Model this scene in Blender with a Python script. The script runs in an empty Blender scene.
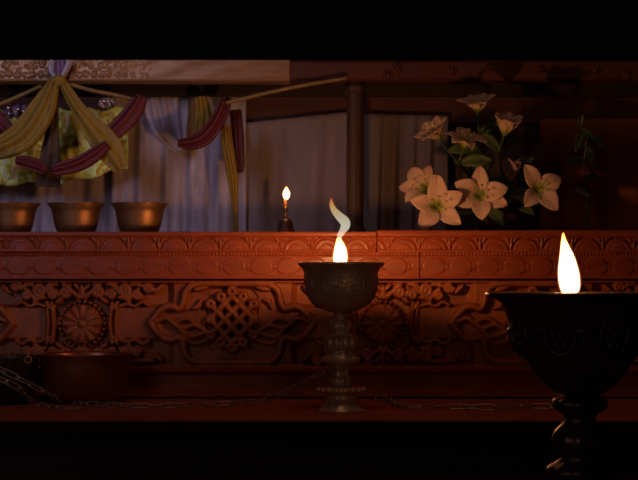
import bpy, math, random
import numpy as np
from mathutils import Vector, Matrix

random.seed(4)
RNG = np.random.RandomState(7)
PI = math.pi
F = 1641.0            # focal length, in widths of a 638 px frame
ZC = 1.0              # camera height
HOR = 280.0           # eye level
C = bpy.context.scene.collection


def P(px, py, D):
    return Vector(((px - 319.0) * D / F, D, ZC - (py - HOR) * D / F))


def U(px, D):
    return px * D / F


SHELF_Z = ZC - 138.0 / F * 2.35
LEDGE_Z = ZC + 48.0 / F * 2.70

# ------------------------------------------------------------------ materials
def new_mat(name):
    m = bpy.data.materials.new(name)
    m.use_nodes = True
    nt = m.node_tree
    nt.nodes.clear()
    out = nt.nodes.new('ShaderNodeOutputMaterial')
    return m, nt, out


def mat(name, c1, c2, rough=0.5, metal=0.0, scale=40.0, stretch=(1, 1, 1), coat=0.0, sheen=0.0,
        bump=0.0, bump_scale=None, spec=0.5, rough_var=0.1, trans=0.0):
    m, nt, out = new_mat(name)
    b = nt.nodes.new('ShaderNodeBsdfPrincipled')
    tc = nt.nodes.new('ShaderNodeTexCoord')
    mp = nt.nodes.new('ShaderNodeMapping')
    mp.inputs['Scale'].default_value = stretch
    n = nt.nodes.new('ShaderNodeTexNoise')
    n.inputs['Scale'].default_value = scale
    n.inputs['Detail'].default_value = 4
    r = nt.nodes.new('ShaderNodeValToRGB')
    r.color_ramp.elements[0].position = 0.3
    r.color_ramp.elements[1].position = 0.72
    r.color_ramp.elements[0].color = (*c1, 1)
    r.color_ramp.elements[1].color = (*c2, 1)
    L = nt.links.new
    L(tc.outputs['Object'], mp.inputs['Vector'])
    L(mp.outputs['Vector'], n.inputs['Vector'])
    L(n.outputs['Fac'], r.inputs['Fac'])
    L(r.outputs['Color'], b.inputs['Base Color'])
    mr = nt.nodes.new('ShaderNodeMapRange')
    mr.inputs['To Min'].default_value = max(0.02, rough - rough_var)
    mr.inputs['To Max'].default_value = min(1.0, rough + rough_var)
    L(n.outputs['Fac'], mr.inputs['Value'])
    L(mr.outputs['Result'], b.inputs['Roughness'])
    b.inputs['Metallic'].default_value = metal
    b.inputs['Coat Weight'].default_value = coat
    b.inputs['Coat Roughness'].default_value = 0.22
    b.inputs['Sheen Weight'].default_value = sheen
    b.inputs['Specular IOR Level'].default_value = spec
    if bump:
        n2 = nt.nodes.new('ShaderNodeTexNoise')
        n2.inputs['Scale'].default_value = bump_scale or scale * 2
        n2.inputs['Detail'].default_value = 3
        bp = nt.nodes.new('ShaderNodeBump')
        bp.inputs['Strength'].default_value = bump
        bp.inputs['Distance'].default_value = 0.004
        L(mp.outputs['Vector'], n2.inputs['Vector'])
        L(n2.outputs['Fac'], bp.inputs['Height'])
        L(bp.outputs['Normal'], b.inputs['Normal'])
    if trans:
        tr = nt.nodes.new('ShaderNodeBsdfTranslucent')
        L(r.outputs['Color'], tr.inputs['Color'])
        mx = nt.nodes.new('ShaderNodeMixShader')
        mx.inputs['Fac'].default_value = trans
        L(b.outputs['BSDF'], mx.inputs[1])
        L(tr.outputs['BSDF'], mx.inputs[2])
        L(mx.outputs['Shader'], out.inputs['Surface'])
    else:
        L(b.outputs['BSDF'], out.inputs['Surface'])
    return m


def brocade_mat(name):
    """yellow-green silk with paler leafy figures and brown grounds"""
    m, nt, out = new_mat(name)
    L = nt.links.new
    b = nt.nodes.new('ShaderNodeBsdfPrincipled')
    tc = nt.nodes.new('ShaderNodeTexCoord')
    n = nt.nodes.new('ShaderNodeTexNoise')
    n.inputs['Scale'].default_value = 40
    n.inputs['Detail'].default_value = 2
    n.inputs['Distortion'].default_value = 1.6
    r = nt.nodes.new('ShaderNodeValToRGB')
    e = r.color_ramp.elements
    e[0].position = 0.36; e[0].color = (0.45, 0.25, 0.03, 1)
    e[1].position = 0.57; e[1].color = (0.80, 0.95, 0.42, 1)
    a = e.new(0.44); a.color = (0.55, 0.48, 0.04, 1)
    a = e.new(0.51); a.color = (0.62, 0.80, 0.10, 1)
    L(tc.outputs['Object'], n.inputs['Vector'])
    L(n.outputs['Fac'], r.inputs['Fac'])
    L(r.outputs['Color'], b.inputs['Base Color'])
    b.inputs['Roughness'].default_value = 0.4
    b.inputs['Sheen Weight'].default_value = 0.3
    L(b.outputs['BSDF'], out.inputs['Surface'])
    return m


def petal_mat(name):
    """white lily petal, green throat: colour by distance from the flower's centre (object space)"""
    m, nt, out = new_mat(name)
    L = nt.links.new
    b = nt.nodes.new('ShaderNodeBsdfPrincipled')
    tc = nt.nodes.new('ShaderNodeTexCoord')
    ln = nt.nodes.new('ShaderNodeVectorMath'); ln.operation = 'LENGTH'
    r = nt.nodes.new('ShaderNodeValToRGB')
    e = r.color_ramp.elements
    e[0].position = 0.0; e[0].color = (0.16, 0.30, 0.03, 1)
    e[1].position = 1.0; e[1].color = (0.82, 0.58, 0.52, 1)
    a = e.new(0.22); a.color = (0.42, 0.46, 0.08, 1)
    a = e.new(0.42); a.color = (0.80, 0.61, 0.50, 1)
    mr = nt.nodes.new('ShaderNodeMapRange')
    mr.inputs['From Max'].default_value = 0.045
    L(tc.outputs['Object'], ln.inputs[0])
    L(ln.outputs['Value'], mr.inputs['Value'])
    L(mr.outputs['Result'], r.inputs['Fac'])
    L(r.outputs['Color'], b.inputs['Base Color'])
    b.inputs['Roughness'].default_value = 0.6
    tr = nt.nodes.new('ShaderNodeBsdfTranslucent')
    L(r.outputs['Color'], tr.inputs['Color'])
    mx = nt.nodes.new('ShaderNodeMixShader'); mx.inputs['Fac'].default_value = 0.35
    L(b.outputs['BSDF'], mx.inputs[1]); L(tr.outputs['BSDF'], mx.inputs[2])
    L(mx.outputs['Shader'], out.inputs['Surface'])
    return m


def flame_mat(name, stops, z0, z1, strength):
    """a flame: glowing gas one can see through, colour by height"""
    m, nt, out = new_mat(name)
    L = nt.links.new
    tc = nt.nodes.new('ShaderNodeTexCoord')
    sx = nt.nodes.new('ShaderNodeSeparateXYZ')
    mr = nt.nodes.new('ShaderNodeMapRange')
    mr.inputs['From Min'].default_value = z0
    mr.inputs['From Max'].default_value = z1
    r = nt.nodes.new('ShaderNodeValToRGB')
    e = r.color_ramp.elements
    while len(e) > 1:
        e.remove(e[-1])
    e[0].position = stops[0][0]; e[0].color = (*stops[0][1], 1)
    for p, c in stops[1:]:
        k = e.new(p); k.color = (*c, 1)
    em = nt.nodes.new('ShaderNodeEmission')
    em.inputs['Strength'].default_value = strength
    t = nt.nodes.new('ShaderNodeBsdfTransparent')
    ad = nt.nodes.new('ShaderNodeAddShader')
    L(tc.outputs['Object'], sx.inputs[0])
    L(sx.outputs['Z'], mr.inputs['Value'])
    L(mr.outputs['Result'], r.inputs['Fac'])
    L(r.outputs['Color'], em.inputs['Color'])
    L(em.outputs[0], ad.inputs[0]); L(t.outputs[0], ad.inputs[1])
    L(ad.outputs[0], out.inputs['Surface'])
    return m


M = {}
M['wood'] = mat('lacquered_red_wood', (0.18, 0.031, 0.008), (0.25, 0.048, 0.013), 0.55, scale=18, stretch=(1, 4, 8), coat=0.12, spec=0.3, bump=0.12, bump_scale=60)
M['shelf'] = mat('paler_red_shelf_wood', (0.32, 0.070, 0.024), (0.46, 0.11, 0.036), 0.6, scale=18, stretch=(1, 6, 4), coat=0.05, spec=0.3)  # paler red than the other altar wood
M['soffit'] = mat('shaded_soffit_wood', (0.016, 0.006, 0.006), (0.028, 0.010, 0.009), 0.8, scale=14)  # near-black colour stands in for the shadow below the beam
M['carve'] = mat('carved_red_wood', (0.17, 0.040, 0.011), (0.28, 0.074, 0.020), 0.55, scale=30, coat=0.12, spec=0.3)
M['darkwood'] = mat('dark_red_wood', (0.050, 0.011, 0.008), (0.085, 0.018, 0.012), 0.55, scale=14, stretch=(1, 3, 6))
M['postwood'] = mat('brown_post_wood', (0.045, 0.022, 0.011), (0.075, 0.034, 0.016), 0.6, scale=20, stretch=(6, 6, 1))
M['gold'] = mat('dull_gold_paint', (0.26, 0.145, 0.07), (0.38, 0.22, 0.11), 0.42, metal=0.35, scale=25, stretch=(1, 2, 4), bump=0.2)
M['goldrelief'] = mat('gold_relief_brocade', (0.26, 0.15, 0.09), (0.50, 0.33, 0.20), 0.38, metal=0.45, scale=60, bump=0.3)
M['redpaint'] = mat('dark_red_beam_paint', (0.060, 0.013, 0.008), (0.095, 0.020, 0.012), 0.6, scale=14, stretch=(1, 2, 3), bump=0.1)
M['brass'] = mat('worn_brass', (0.27, 0.135, 0.060), (0.38, 0.20, 0.090), 0.46, metal=0.85, scale=35)
M['copper'] = mat('dark_copper', (0.20, 0.055, 0.024), (0.29, 0.085, 0.036), 0.38, metal=0.6, scale=25)
M['silver'] = mat('tarnished_silver', (0.46, 0.32, 0.255), (0.66, 0.49, 0.40), 0.36, metal=0.35, scale=45, bump=0.25, bump_scale=140)
M['bronze'] = mat('dark_bronze', (0.10, 0.055, 0.045), (0.20, 0.11, 0.09), 0.36, metal=0.6, scale=30, bump=0.2, bump_scale=120)
M['steel'] = mat('dull_steel_wire', (0.30, 0.25, 0.21), (0.46, 0.39, 0.33), 0.35, metal=0.5, scale=80)
M['black'] = mat('blackened_metal', (0.018, 0.010, 0.009), (0.035, 0.018, 0.014), 0.5, metal=0.3, scale=30)
M['butter'] = mat('melted_butter', (0.72, 0.50, 0.18), (0.82, 0.62, 0.28), 0.3, scale=40, trans=0.2)
M['wick'] = mat('charred_wick', (0.03, 0.02, 0.015), (0.08, 0.05, 0.03), 0.9, scale=80)
M['wax'] = mat('amber_wax', (0.75, 0.40, 0.10), (0.85, 0.52, 0.18), 0.4, scale=60, trans=0.4)
M['lav'] = mat('lavender_white_silk', (0.36, 0.30, 0.36), (0.62, 0.54, 0.60), 0.6, scale=20, stretch=(3, 1, 0.6), sheen=0.2, bump=0.4, bump_scale=24, trans=0.12)
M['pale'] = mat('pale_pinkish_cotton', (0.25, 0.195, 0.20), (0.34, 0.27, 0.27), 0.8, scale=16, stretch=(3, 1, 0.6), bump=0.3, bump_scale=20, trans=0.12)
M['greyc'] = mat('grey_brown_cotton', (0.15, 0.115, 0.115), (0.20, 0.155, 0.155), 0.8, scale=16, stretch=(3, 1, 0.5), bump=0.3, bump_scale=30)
M['yellow'] = mat('ochre_yellow_silk', (0.25, 0.155, 0.016), (0.36, 0.24, 0.026), 0.6, scale=20, stretch=(4, 1, 1), sheen=0.05, bump=0.25, bump_scale=40, trans=0.1)
M['olive'] = mat('olive_tan_cord', (0.20, 0.135, 0.045), (0.30, 0.20, 0.07), 0.7, scale=50, bump=0.3)
M['red'] = mat('crimson_silk', (0.085, 0.004, 0.007), (0.125, 0.006, 0.010), 0.6, scale=24, stretch=(3, 1, 1), sheen=0.05, bump=0.2, bump_scale=40)
M['maroon'] = mat('maroon_silk', (0.055, 0.006, 0.010), (0.085, 0.009, 0.014), 0.6, scale=24, bump=0.25, bump_scale=40)
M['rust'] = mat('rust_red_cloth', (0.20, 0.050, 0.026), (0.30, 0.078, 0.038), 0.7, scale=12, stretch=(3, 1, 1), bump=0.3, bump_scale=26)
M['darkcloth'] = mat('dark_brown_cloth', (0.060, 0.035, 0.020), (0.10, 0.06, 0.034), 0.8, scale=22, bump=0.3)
M['blue'] = mat('pale_blue_ribbon', (0.36, 0.36, 0.52), (0.55, 0.55, 0.68), 0.5, scale=40)
M['violet'] = mat('violet_ribbon', (0.16, 0.08, 0.18), (0.24, 0.12, 0.26), 0.5, scale=40)
M['crystal'] = mat('silver_foil', (0.55, 0.50, 0.54), (0.85, 0.80, 0.84), 0.22, metal=0.9, scale=60, bump=0.4)
M['brocade'] = brocade_mat('yellow_green_brocade')
M['petal'] = petal_mat('white_lily_petal')
M['bud'] = mat('mauve_lily_bud', (0.40, 0.27, 0.26), (0.52, 0.36, 0.34), 0.6, scale=40, trans=0.2)
M['stamen'] = mat('pale_green_filament', (0.34, 0.42, 0.12), (0.5, 0.55, 0.2), 0.6, scale=60)
M['anther'] = mat('brown_anther', (0.16, 0.06, 0.02), (0.25, 0.10, 0.03), 0.8, scale=90)
M['leaf'] = mat('dark_green_leaf', (0.035, 0.065, 0.018), (0.065, 0.11, 0.03), 0.5, scale=40)
M['darkleaf'] = mat('blackish_green_leaf', (0.012, 0.028, 0.014), (0.03, 0.055, 0.028), 0.4, scale=40)
M['vase'] = mat('dark_glazed_pottery', (0.035, 0.018, 0.014), (0.06, 0.028, 0.02), 0.35, scale=20)
M['wall'] = mat('dark_brown_wall', (0.050, 0.018, 0.012), (0.085, 0.030, 0.018), 0.85, scale=6, bump=0.2)

# ------------------------------------------------------------------ helpers
def thing(name, label, cat, loc=(0, 0, 0), group=None):
    o = bpy.data.objects.new(name, None)
    o.empty_display_size = 0.02
    C.objects.link(o)
    o.location = loc
    o['label'] = label
    o['category'] = cat
    if group:
        o['group'] = group
    return o


def tag(o, label, cat, group=None):
    o['label'] = label
    o['category'] = cat
    if group:
        o['group'] = group
    return o


def world_loc(o):
    v = Vector((0, 0, 0))
    while o is not None:
        v += o.location
        o = o.parent
    return v


def obj(name, V, Fc, m, parent=None, origin=None, smooth=True, label=None):
    """V are world coordinates; the mesh is stored relative to its parent (or to origin)."""
    V = np.asarray([tuple(v) for v in V] if not isinstance(V, np.ndarray) else V, dtype=float)
    me = bpy.data.meshes.new(name)
    base = world_loc(parent) if parent is not None else Vector((0, 0, 0))
    org = Vector(origin) if origin is not None else (base if parent is not None else Vector(V.mean(axis=0)))
    V = V - np.array(org)
    if isinstance(Fc, np.ndarray):
        n = len(Fc)
        me.vertices.add(len(V))
        me.vertices.foreach_set('co', V.ravel())
        me.loops.add(n * 4)
        me.loops.foreach_set('vertex_index', Fc.ravel().astype(np.int32))
        me.polygons.add(n)
        me.polygons.foreach_set('loop_start', np.arange(0, n * 4, 4, dtype=np.int32))
        try:
            me.polygons.foreach_set('loop_total', np.full(n, 4, dtype=np.int32))
        except Exception:
            pass
        me.update(calc_edges=True)
        me.validate()
    else:
        me.from_pydata([tuple(v) for v in V], [], [tuple(f) for f in Fc])
        me.update()
    if smooth:
        me.polygons.foreach_set('use_smooth', [True] * len(me.polygons))
    me.materials.append(m)
    o = bpy.data.objects.new(name, me)
    C.objects.link(o)
    if parent is not None:
        o.parent = parent
    o.location = org - base
    if label:
        o['label'] = label
    return o


class MB:
    def __init__(self):
        self.V = []; self.F = []

    def add(self, V, Fc):
        k = len(self.V)
        self.V += [tuple(v) for v in V]
        self.F += [tuple(i + k for i in f) for f in Fc]
        return self

    def box(self, a, b, bev=0.0):
        x0, y0, z0 = a; x1, y1, z1 = b
        if bev <= 0:
            V = [(x0, y0, z0), (x1, y0, z0), (x1, y1, z0), (x0, y1, z0), (x0, y0, z1), (x1, y0, z1), (x1, y1, z1), (x0, y1, z1)]
            Fc = [(3, 2, 1, 0), (4, 5, 6, 7), (0, 1, 5, 4), (1, 2, 6, 5), (2, 3, 7, 6), (3, 0, 4, 7)]
            return self.add(V, Fc)
        # chamfered along x: octagonal profile in y,z swept along x
        c = bev
        prof = [(y0 + c, z0), (y1 - c, z0), (y1, z0 + c), (y1, z1 - c), (y1 - c, z1), (y0 + c, z1), (y0, z1 - c), (y0, z0 + c)]
        V = [(x0, y, z) for y, z in prof] + [(x1, y, z) for y, z in prof]
        n = 8
        Fc = [(i, (i + 1) % n, (i + 1) % n + n, i + n) for i in range(n)]
        Fc += [tuple(range(n))[::-1], tuple(range(n, 2 * n))]
        return self.add(V, Fc)

    def lathe(self, prof, c, n=48, wob=None, closed_top=False, closed_bottom=False):
        """prof: list of (r, z) in metres relative to c."""
        V = []; Fc = []
        m = len(prof)
        for (r, z) in prof:
            for j in range(n):
                a = 2 * PI * j / n
                rr = r
                if wob:
                    rr = r + wob(a, r, z)
                V.append((c[0] + rr * math.cos(a), c[1] + rr * math.sin(a), c[2] + z))
        for i in range(m - 1):
            for j in range(n):
                j2 = (j + 1) % n
                Fc.append((i * n + j, i * n + j2, (i + 1) * n + j2, (i + 1) * n + j))
        if closed_bottom:
            Fc.append(tuple(range(n))[::-1])
        if closed_top:
            Fc.append(tuple(range((m - 1) * n, m * n)))
        return self.add(V, Fc)

    def tube(self, pts, rad, n=8, closed=False, flat=1.0):
        pts = [Vector(p) for p in pts]
        if not hasattr(rad, '__len__'):
            rad = [rad] * len(pts)
        V = []; Fc = []
        prev = None
        N = len(pts)
        for i, p in enumerate(pts):
            if closed:
                t = pts[(i + 1) % N] - pts[i - 1]
            else:
                t = pts[min(i + 1, N - 1)] - pts[max(i - 1, 0)]
            t.normalize()
            if prev is None:
                a = Vector((0, 0, 1)) if abs(t.z) < 0.9 else Vector((0, 1, 0))
                u = t.cross(a).normalized()
            else:
                u = (prev - t * prev.dot(t)).normalized()
            prev = u
            w = t.cross(u)
            for j in range(n):
                an = 2 * PI * j / n
                V.append(p + u * (rad[i] * math.cos(an)) + w * (rad[i] * flat * math.sin(an)))
        for i in range(N if closed else N - 1):
            i2 = (i + 1) % N
            for j in range(n):
                j2 = (j + 1) % n
                Fc.append((i * n + j, i * n + j2, i2 * n + j2, i2 * n + j))
        if not closed:
            Fc.append(tuple(range(n))[::-1])
            Fc.append(tuple(range((N - 1) * n, N * n)))
        return self.add(V, Fc)

    def ball(self, c, r, n=10, m=7, sq=(1, 1, 1)):
        prof = [(max(1e-5, math.sin(PI * i / m)) * r, -math.cos(PI * i / m) * r * sq[2]) for i in range(m + 1)]
        return self.lathe(prof, c, n)

    def build(self, name, m, parent=None, **kw):
        return obj(name, self.V, self.F, m, parent, **kw)


def smooth_path(pts, k=8):
    """Catmull-Rom through tuples of any size"""
    pts = [np.array(p, float) for p in pts]
    out = []
    n = len(pts)
    for i in range(n - 1):
        p0 = pts[max(i - 1, 0)]; p1 = pts[i]; p2 = pts[i + 1]; p3 = pts[min(i + 2, n - 1)]
        for s in range(k):
            t = s / k
            out.append(0.5 * ((2 * p1) + (-p0 + p2) * t + (2 * p0 - 5 * p1 + 4 * p2 - p3) * t * t + (-p0 + 3 * p1 - 3 * p2 + p3) * t ** 3))
    out.append(pts[-1])
    return out


def solid(o, t):
    md = o.modifiers.new('thickness', 'SOLIDIFY')
    md.thickness = t
    md.offset = 0
    return o


def grid_faces(nu, nv):
    i = np.arange(nu - 1)[:, None]; j = np.arange(nv - 1)[None, :]
    a = i * nv + j
    return np.stack([a, a + nv, a + nv + 1, a + 1], axis=-1).reshape(-1, 4)


def ribbon(name, path, D, m, parent=None, folds=3, depth=0.004, nv=15, bulge=0.006, label=None, k=9, phase=0.0):
    """cloth strip along path [(px,py,width_px[,extra depth])], gathered in lengthwise folds"""
    path = [tuple(p) + ((0,) if len(p) == 3 else ()) for p in path]
    pp = smooth_path(path, k)
    V = []
    N = len(pp)
    for i, p in enumerate(pp):
        a = pp[max(i - 1, 0)]; b = pp[min(i + 1, N - 1)]
        t = np.array([b[0] - a[0], b[1] - a[1]]); t /= (np.linalg.norm(t) + 1e-9)
        nrm = np.array([-t[1], t[0]])
        for j in range(nv):
            v = j / (nv - 1) * 2 - 1
            q = p[:2] + nrm * v * p[2] * 0.5
            d = D - p[3] - bulge * (1 - v * v) - depth * math.sin(v * PI * folds + phase + 0.25 * i / k) * (1 - 0.3 * v * v)
            V.append(P(q[0], q[1], D) + Vector((0, d - D, 0)))
    o = obj(name, V, grid_faces(N, nv), m, parent, label=label)
    return solid(o, 0.0014)


def curtain(name, x0, x1, top, bot, D, m, parent=None, period=11.0, depth=0.012, nx=None, ny=26, seed=0, label=None, gather=0.0, hem=0.0):
    """hanging cloth between x0..x1 px; top/bot are functions of px x giving py"""
    r = random.Random(seed)
    nx = nx or int((x1 - x0) * 1.3) + 2
    ph = [r.uniform(0, 6.28) for _ in range(4)]
    V = []
    for i in range(nx):
        x = x0 + (x1 - x0) * i / (nx - 1)
        yt = top(x); yb = bot(x)
        for j in range(ny):
            v = j / (ny - 1)
            y = yt + (yb - yt) * v
            w = x + 3.0 * math.sin(v * 2.2 + ph[3]) * (0.4 + gather)
            f = math.sin(2 * PI * w / period + ph[0]) * 0.55 + math.sin(2 * PI * w / (period * 0.47) + ph[1] + v * 1.3) * 0.25 + math.sin(2 * PI * w / (period * 2.3) + ph[2] - v) * 0.45
            amp = depth * (0.35 + 0.65 * min(1, v * 1.6))
            p = P(x, y, D)
            V.append(p + Vector((0, -f * amp, 0)))
    o = obj(name, V, grid_faces(nx, ny), m, parent, label=label)
    return solid(o, 0.0012)


def relief(name, x0, x1, y0, y1, step, hf, D, thick, m, parent):
    """carved slab: front face displaced by hf(X, Y) metres, given in px at distance D; closed behind"""
    xs = np.arange(x0, x1 + 1e-6, step); ys = np.arange(y0, y1 + 1e-6, step)
    if xs[-1] < x1: xs = np.append(xs, x1)
    if ys[-1] < y1: ys = np.append(ys, y1)
    X, Y = np.meshgrid(xs, ys, indexing='ij')
    H = hf(X, Y)
    s = D / F
    V = np.stack([(X - 319) * s, D - H, ZC - (Y - HOR) * s], axis=-1)
    nx, ny = X.shape
    # skirts: ring of back vertices
    front = V.reshape(-1, 3)
    idx = np.arange(nx * ny).reshape(nx, ny)
    ring = np.concatenate([idx[:, 0], idx[-1, 1:], idx[::-1, -1][1:], idx[0, ::-1][1:-1]])
    back = front[ring].copy(); back[:, 1] = D + thick
    nb = len(ring)
    bi = nx * ny + np.arange(nb)
    Fs = np.stack([ring, np.roll(ring, -1), np.roll(bi, -1), bi], axis=-1)
    Fg = grid_faces(nx, ny)[:, ::-1]
    cs = [0, nx - 1, nx + ny - 2, 2 * nx + ny - 3]
    Fb = bi[np.array(cs)][None, :]
    # flat back as quad + leftover edges are collinear
    return obj(name, np.concatenate([front, back]), np.concatenate([Fg, Fs, Fb[:, ::-1]]), m, parent, smooth=True)


# ------------------------------------------------------------------ relief drawing (heights in mm, lengths in px)
class Relief:
    def __init__(self, X, Y, base):
        self.X = X; self.Y = Y
        self.H = np.full(X.shape, float(base)) if np.isscalar(base) else base

    def _box(self, xs, ys, w):
        X, Y = self.X, self.Y
        i = np.where((X[:, 0] > min(xs) - w) & (X[:, 0] < max(xs) + w))[0]
        j = np.where((Y[0] > min(ys) - w) & (Y[0] < max(ys) + w))[0]
        if not len(i) or not len(j):
            return None
        return slice(i[0], i[-1] + 1), slice(j[0], j[-1] + 1)

    def stroke(self, pts, w, h, h0=0.0, closed=False, power=0.36, mod=None):
        """raised round-backed line; mod(s) changes the height along it (s = 0..1)"""
        pts = [tuple(p[:2]) for p in pts]
        if closed:
            pts = pts + [pts[0]]
        n = len(pts) - 1
        for k in range(n):
            (ax, ay), (bx, by) = pts[k], pts[k + 1]
            b = self._box((ax, bx), (ay, by), (6 if hasattr(w, '__call__') else w) + 1)
            if b is None:
                continue
            X = self.X[b]; Y = self.Y[b]
            dx, dy = bx - ax, by - ay
            L2 = dx * dx + dy * dy + 1e-9
            t = np.clip(((X - ax) * dx + (Y - ay) * dy) / L2, 0, 1)
            d = np.hypot(X - ax - t * dx, Y - ay - t * dy)
            hh = h if mod is None else h + mod((k + t) / n)
            ww = w if not hasattr(w, '__call__') else w((k + t) / n)
            q = np.clip(1 - (d / ww) ** 2, 0, 1)
            v = h0 + (hh - h0) * q ** power
            self.H[b] = np.where(q > 0, np.maximum(self.H[b], v), self.H[b])

    def disc(self, cx, cy, r, h, h0=0.0, power=0.5):
        self.stroke([(cx, cy), (cx + 0.01, cy)], r, h, h0, power=power)

    def dig(self, cx, cy, rx, ry, h, ang=0.0, soft=0.35):
        b = self._box((cx,), (cy,), max(rx, ry) + 2)
        if b is None:
            return
        X = self.X[b] - cx; Y = self.Y[b] - cy
        c, s = math.cos(ang), math.sin(ang)
        q = ((X * c + Y * s) / rx) ** 2 + ((-X * s + Y * c) / ry) ** 2
        k = np.clip((1 - q) / soft, 0, 1)
        self.H[b] = self.H[b] * (1 - k) + np.minimum(self.H[b], h) * k

    def ring(self, cx, cy, r, w, h, h0=0.0, n=40, a0=0, a1=2 * PI, ry=None):
        ry = ry or r
        pts = [(cx + r * math.cos(a0 + (a1 - a0) * i / n), cy + ry * math.sin(a0 + (a1 - a0) * i / n)) for i in range(n + 1)]
        self.stroke(pts, w, h, h0)

    def spiral(self, cx, cy, r, turns, a0, w, h, sgn=1, tail=None):
        pts = []
        n = int(20 * turns) + 8
        for i in range(n + 1):
            t = i / n
            rr = r * (1 - 0.82 * t)
            a = a0 + sgn * 2 * PI * turns * t
            pts.append((cx + rr * math.cos(a), cy + rr * math.sin(a)))
        if tail is not None:
            pts = [p[:2] for p in smooth_path([tail, pts[0], pts[1]], 5)][:-5] + pts
        self.stroke(pts, w, h)
        self.disc(*pts[-1], w * 1.25, h * 1.05)

    def leaf(self, ax, ay, bx, by, w, h, bend=0.0):
        mx, my = (ax + bx) / 2 + bend * (by - ay), (ay + by) / 2 - bend * (bx - ax)
        pts = [p[:2] for p in smooth_path([(ax, ay), (mx, my), (bx, by)], 6)]
        self.stroke(pts, lambda s: w * (0.25 + 0.9 * np.sin(np.clip(s, 0.02, 0.98) * PI)), h)


CY = 323.0


def carve_knot(R, cx):
    for s in (-1, 1):
        half = [(cx, 283.5), (cx + s * 30, 283.5), (cx + s * 41, 286), (cx + s * 47, 293), (cx + s * 49, 303), (cx + s * 53, 308.5),
                (cx + s * 60, 306.5), (cx + s * 68, 307.5), (cx + s * 75, 314), (cx + s * 82, CY)]
        top = [p[:2] for p in smooth_path(half, 6)]
        R.stroke(top, 3.6, 9)
        R.stroke([(x, 2 * CY - y) for x, y in top], 3.6, 9)
        # sprigs and ribbon scrolls beside the knot
        R.stroke(smooth_path([(cx + s * 77, CY - 1), (cx + s * 66, CY - 5), (cx + s * 58, CY + 1), (cx + s * 50, CY + 5), (cx + s * 38, CY + 2), (cx + s * 29, CY + 6)], 5), 2.7, 6.5)
        R.stroke(smooth_path([(cx + s * 52, CY + 6), (cx + s * 44, CY + 13), (cx + s * 34, CY + 12), (cx + s * 26, CY + 8)], 5), 2.5, 6)
        R.stroke(smooth_path([(cx + s * 48, CY + 12), (cx + s * 40, CY + 20), (cx + s * 30, CY + 19), (cx + s * 22, CY + 14)], 5), 2.3, 5.5)
        R.stroke(smooth_path([(cx + s * 60, CY + 1), (cx + s * 52, CY - 3), (cx + s * 44, CY - 4), (cx + s * 36, CY + 1)], 5), 2.0, 5)
        R.leaf(cx + s * 31, CY - 24, cx + s * 40, CY - 14, 2.2, 4.5, 0.2)
        R.leaf(cx + s * 24, CY - 36, cx + s * 38, CY - 33, 2.2, 5)
    # endless knot
    a, b = 7.4, 7.8     # half diagonal of a mesh
    cyk = CY - 3.5
    def strand(i, s):
        # lines x/a + s*y/b = i
        pts = []
        for t in np.linspace(-4, 4, 65):
            x = (i / 2 + t / 2) * a
            y = s * (i / 2 - t / 2) * b
            if abs(x) / (3.2 * a) <= 1 and abs(y) / (4.05 * b) <= 1 and abs(x) / a + abs(y) / b < 5.1:
                pts.append((x, y, t))
        return pts
    for s in (1, -1):
        for i in (-3, -1, 1, 3):
            pts = strand(i, s)
            if len(pts) < 2:
                continue
            for k in range(len(pts) - 1):
                (x0, y0, t0), (x1, y1, t1) = pts[k], pts[k + 1]
                up = 1.3 * math.cos(t0 * PI / 2) * s
                R.stroke([(cx + x0, cyk + y0), (cx + x1, cyk + y1)], 3.1, 8.0 + up)
    for s in (-1, 1):
        for yy in (-2, 0, 2):
            R.ring(cx + s * 2.9 * a, cyk + yy * b, 3.0, 2.6, 7.6, n=16)
        for q in (-1, 1):
            R.ring(cx + q * 1.5 * a, cyk + s * 2.9 * b, 3.2, 2.6, 7.4, n=16)
        R.ring(cx, cyk + s * 3.6 * b, 3.2, 2.6, 7.6, n=16)


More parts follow.
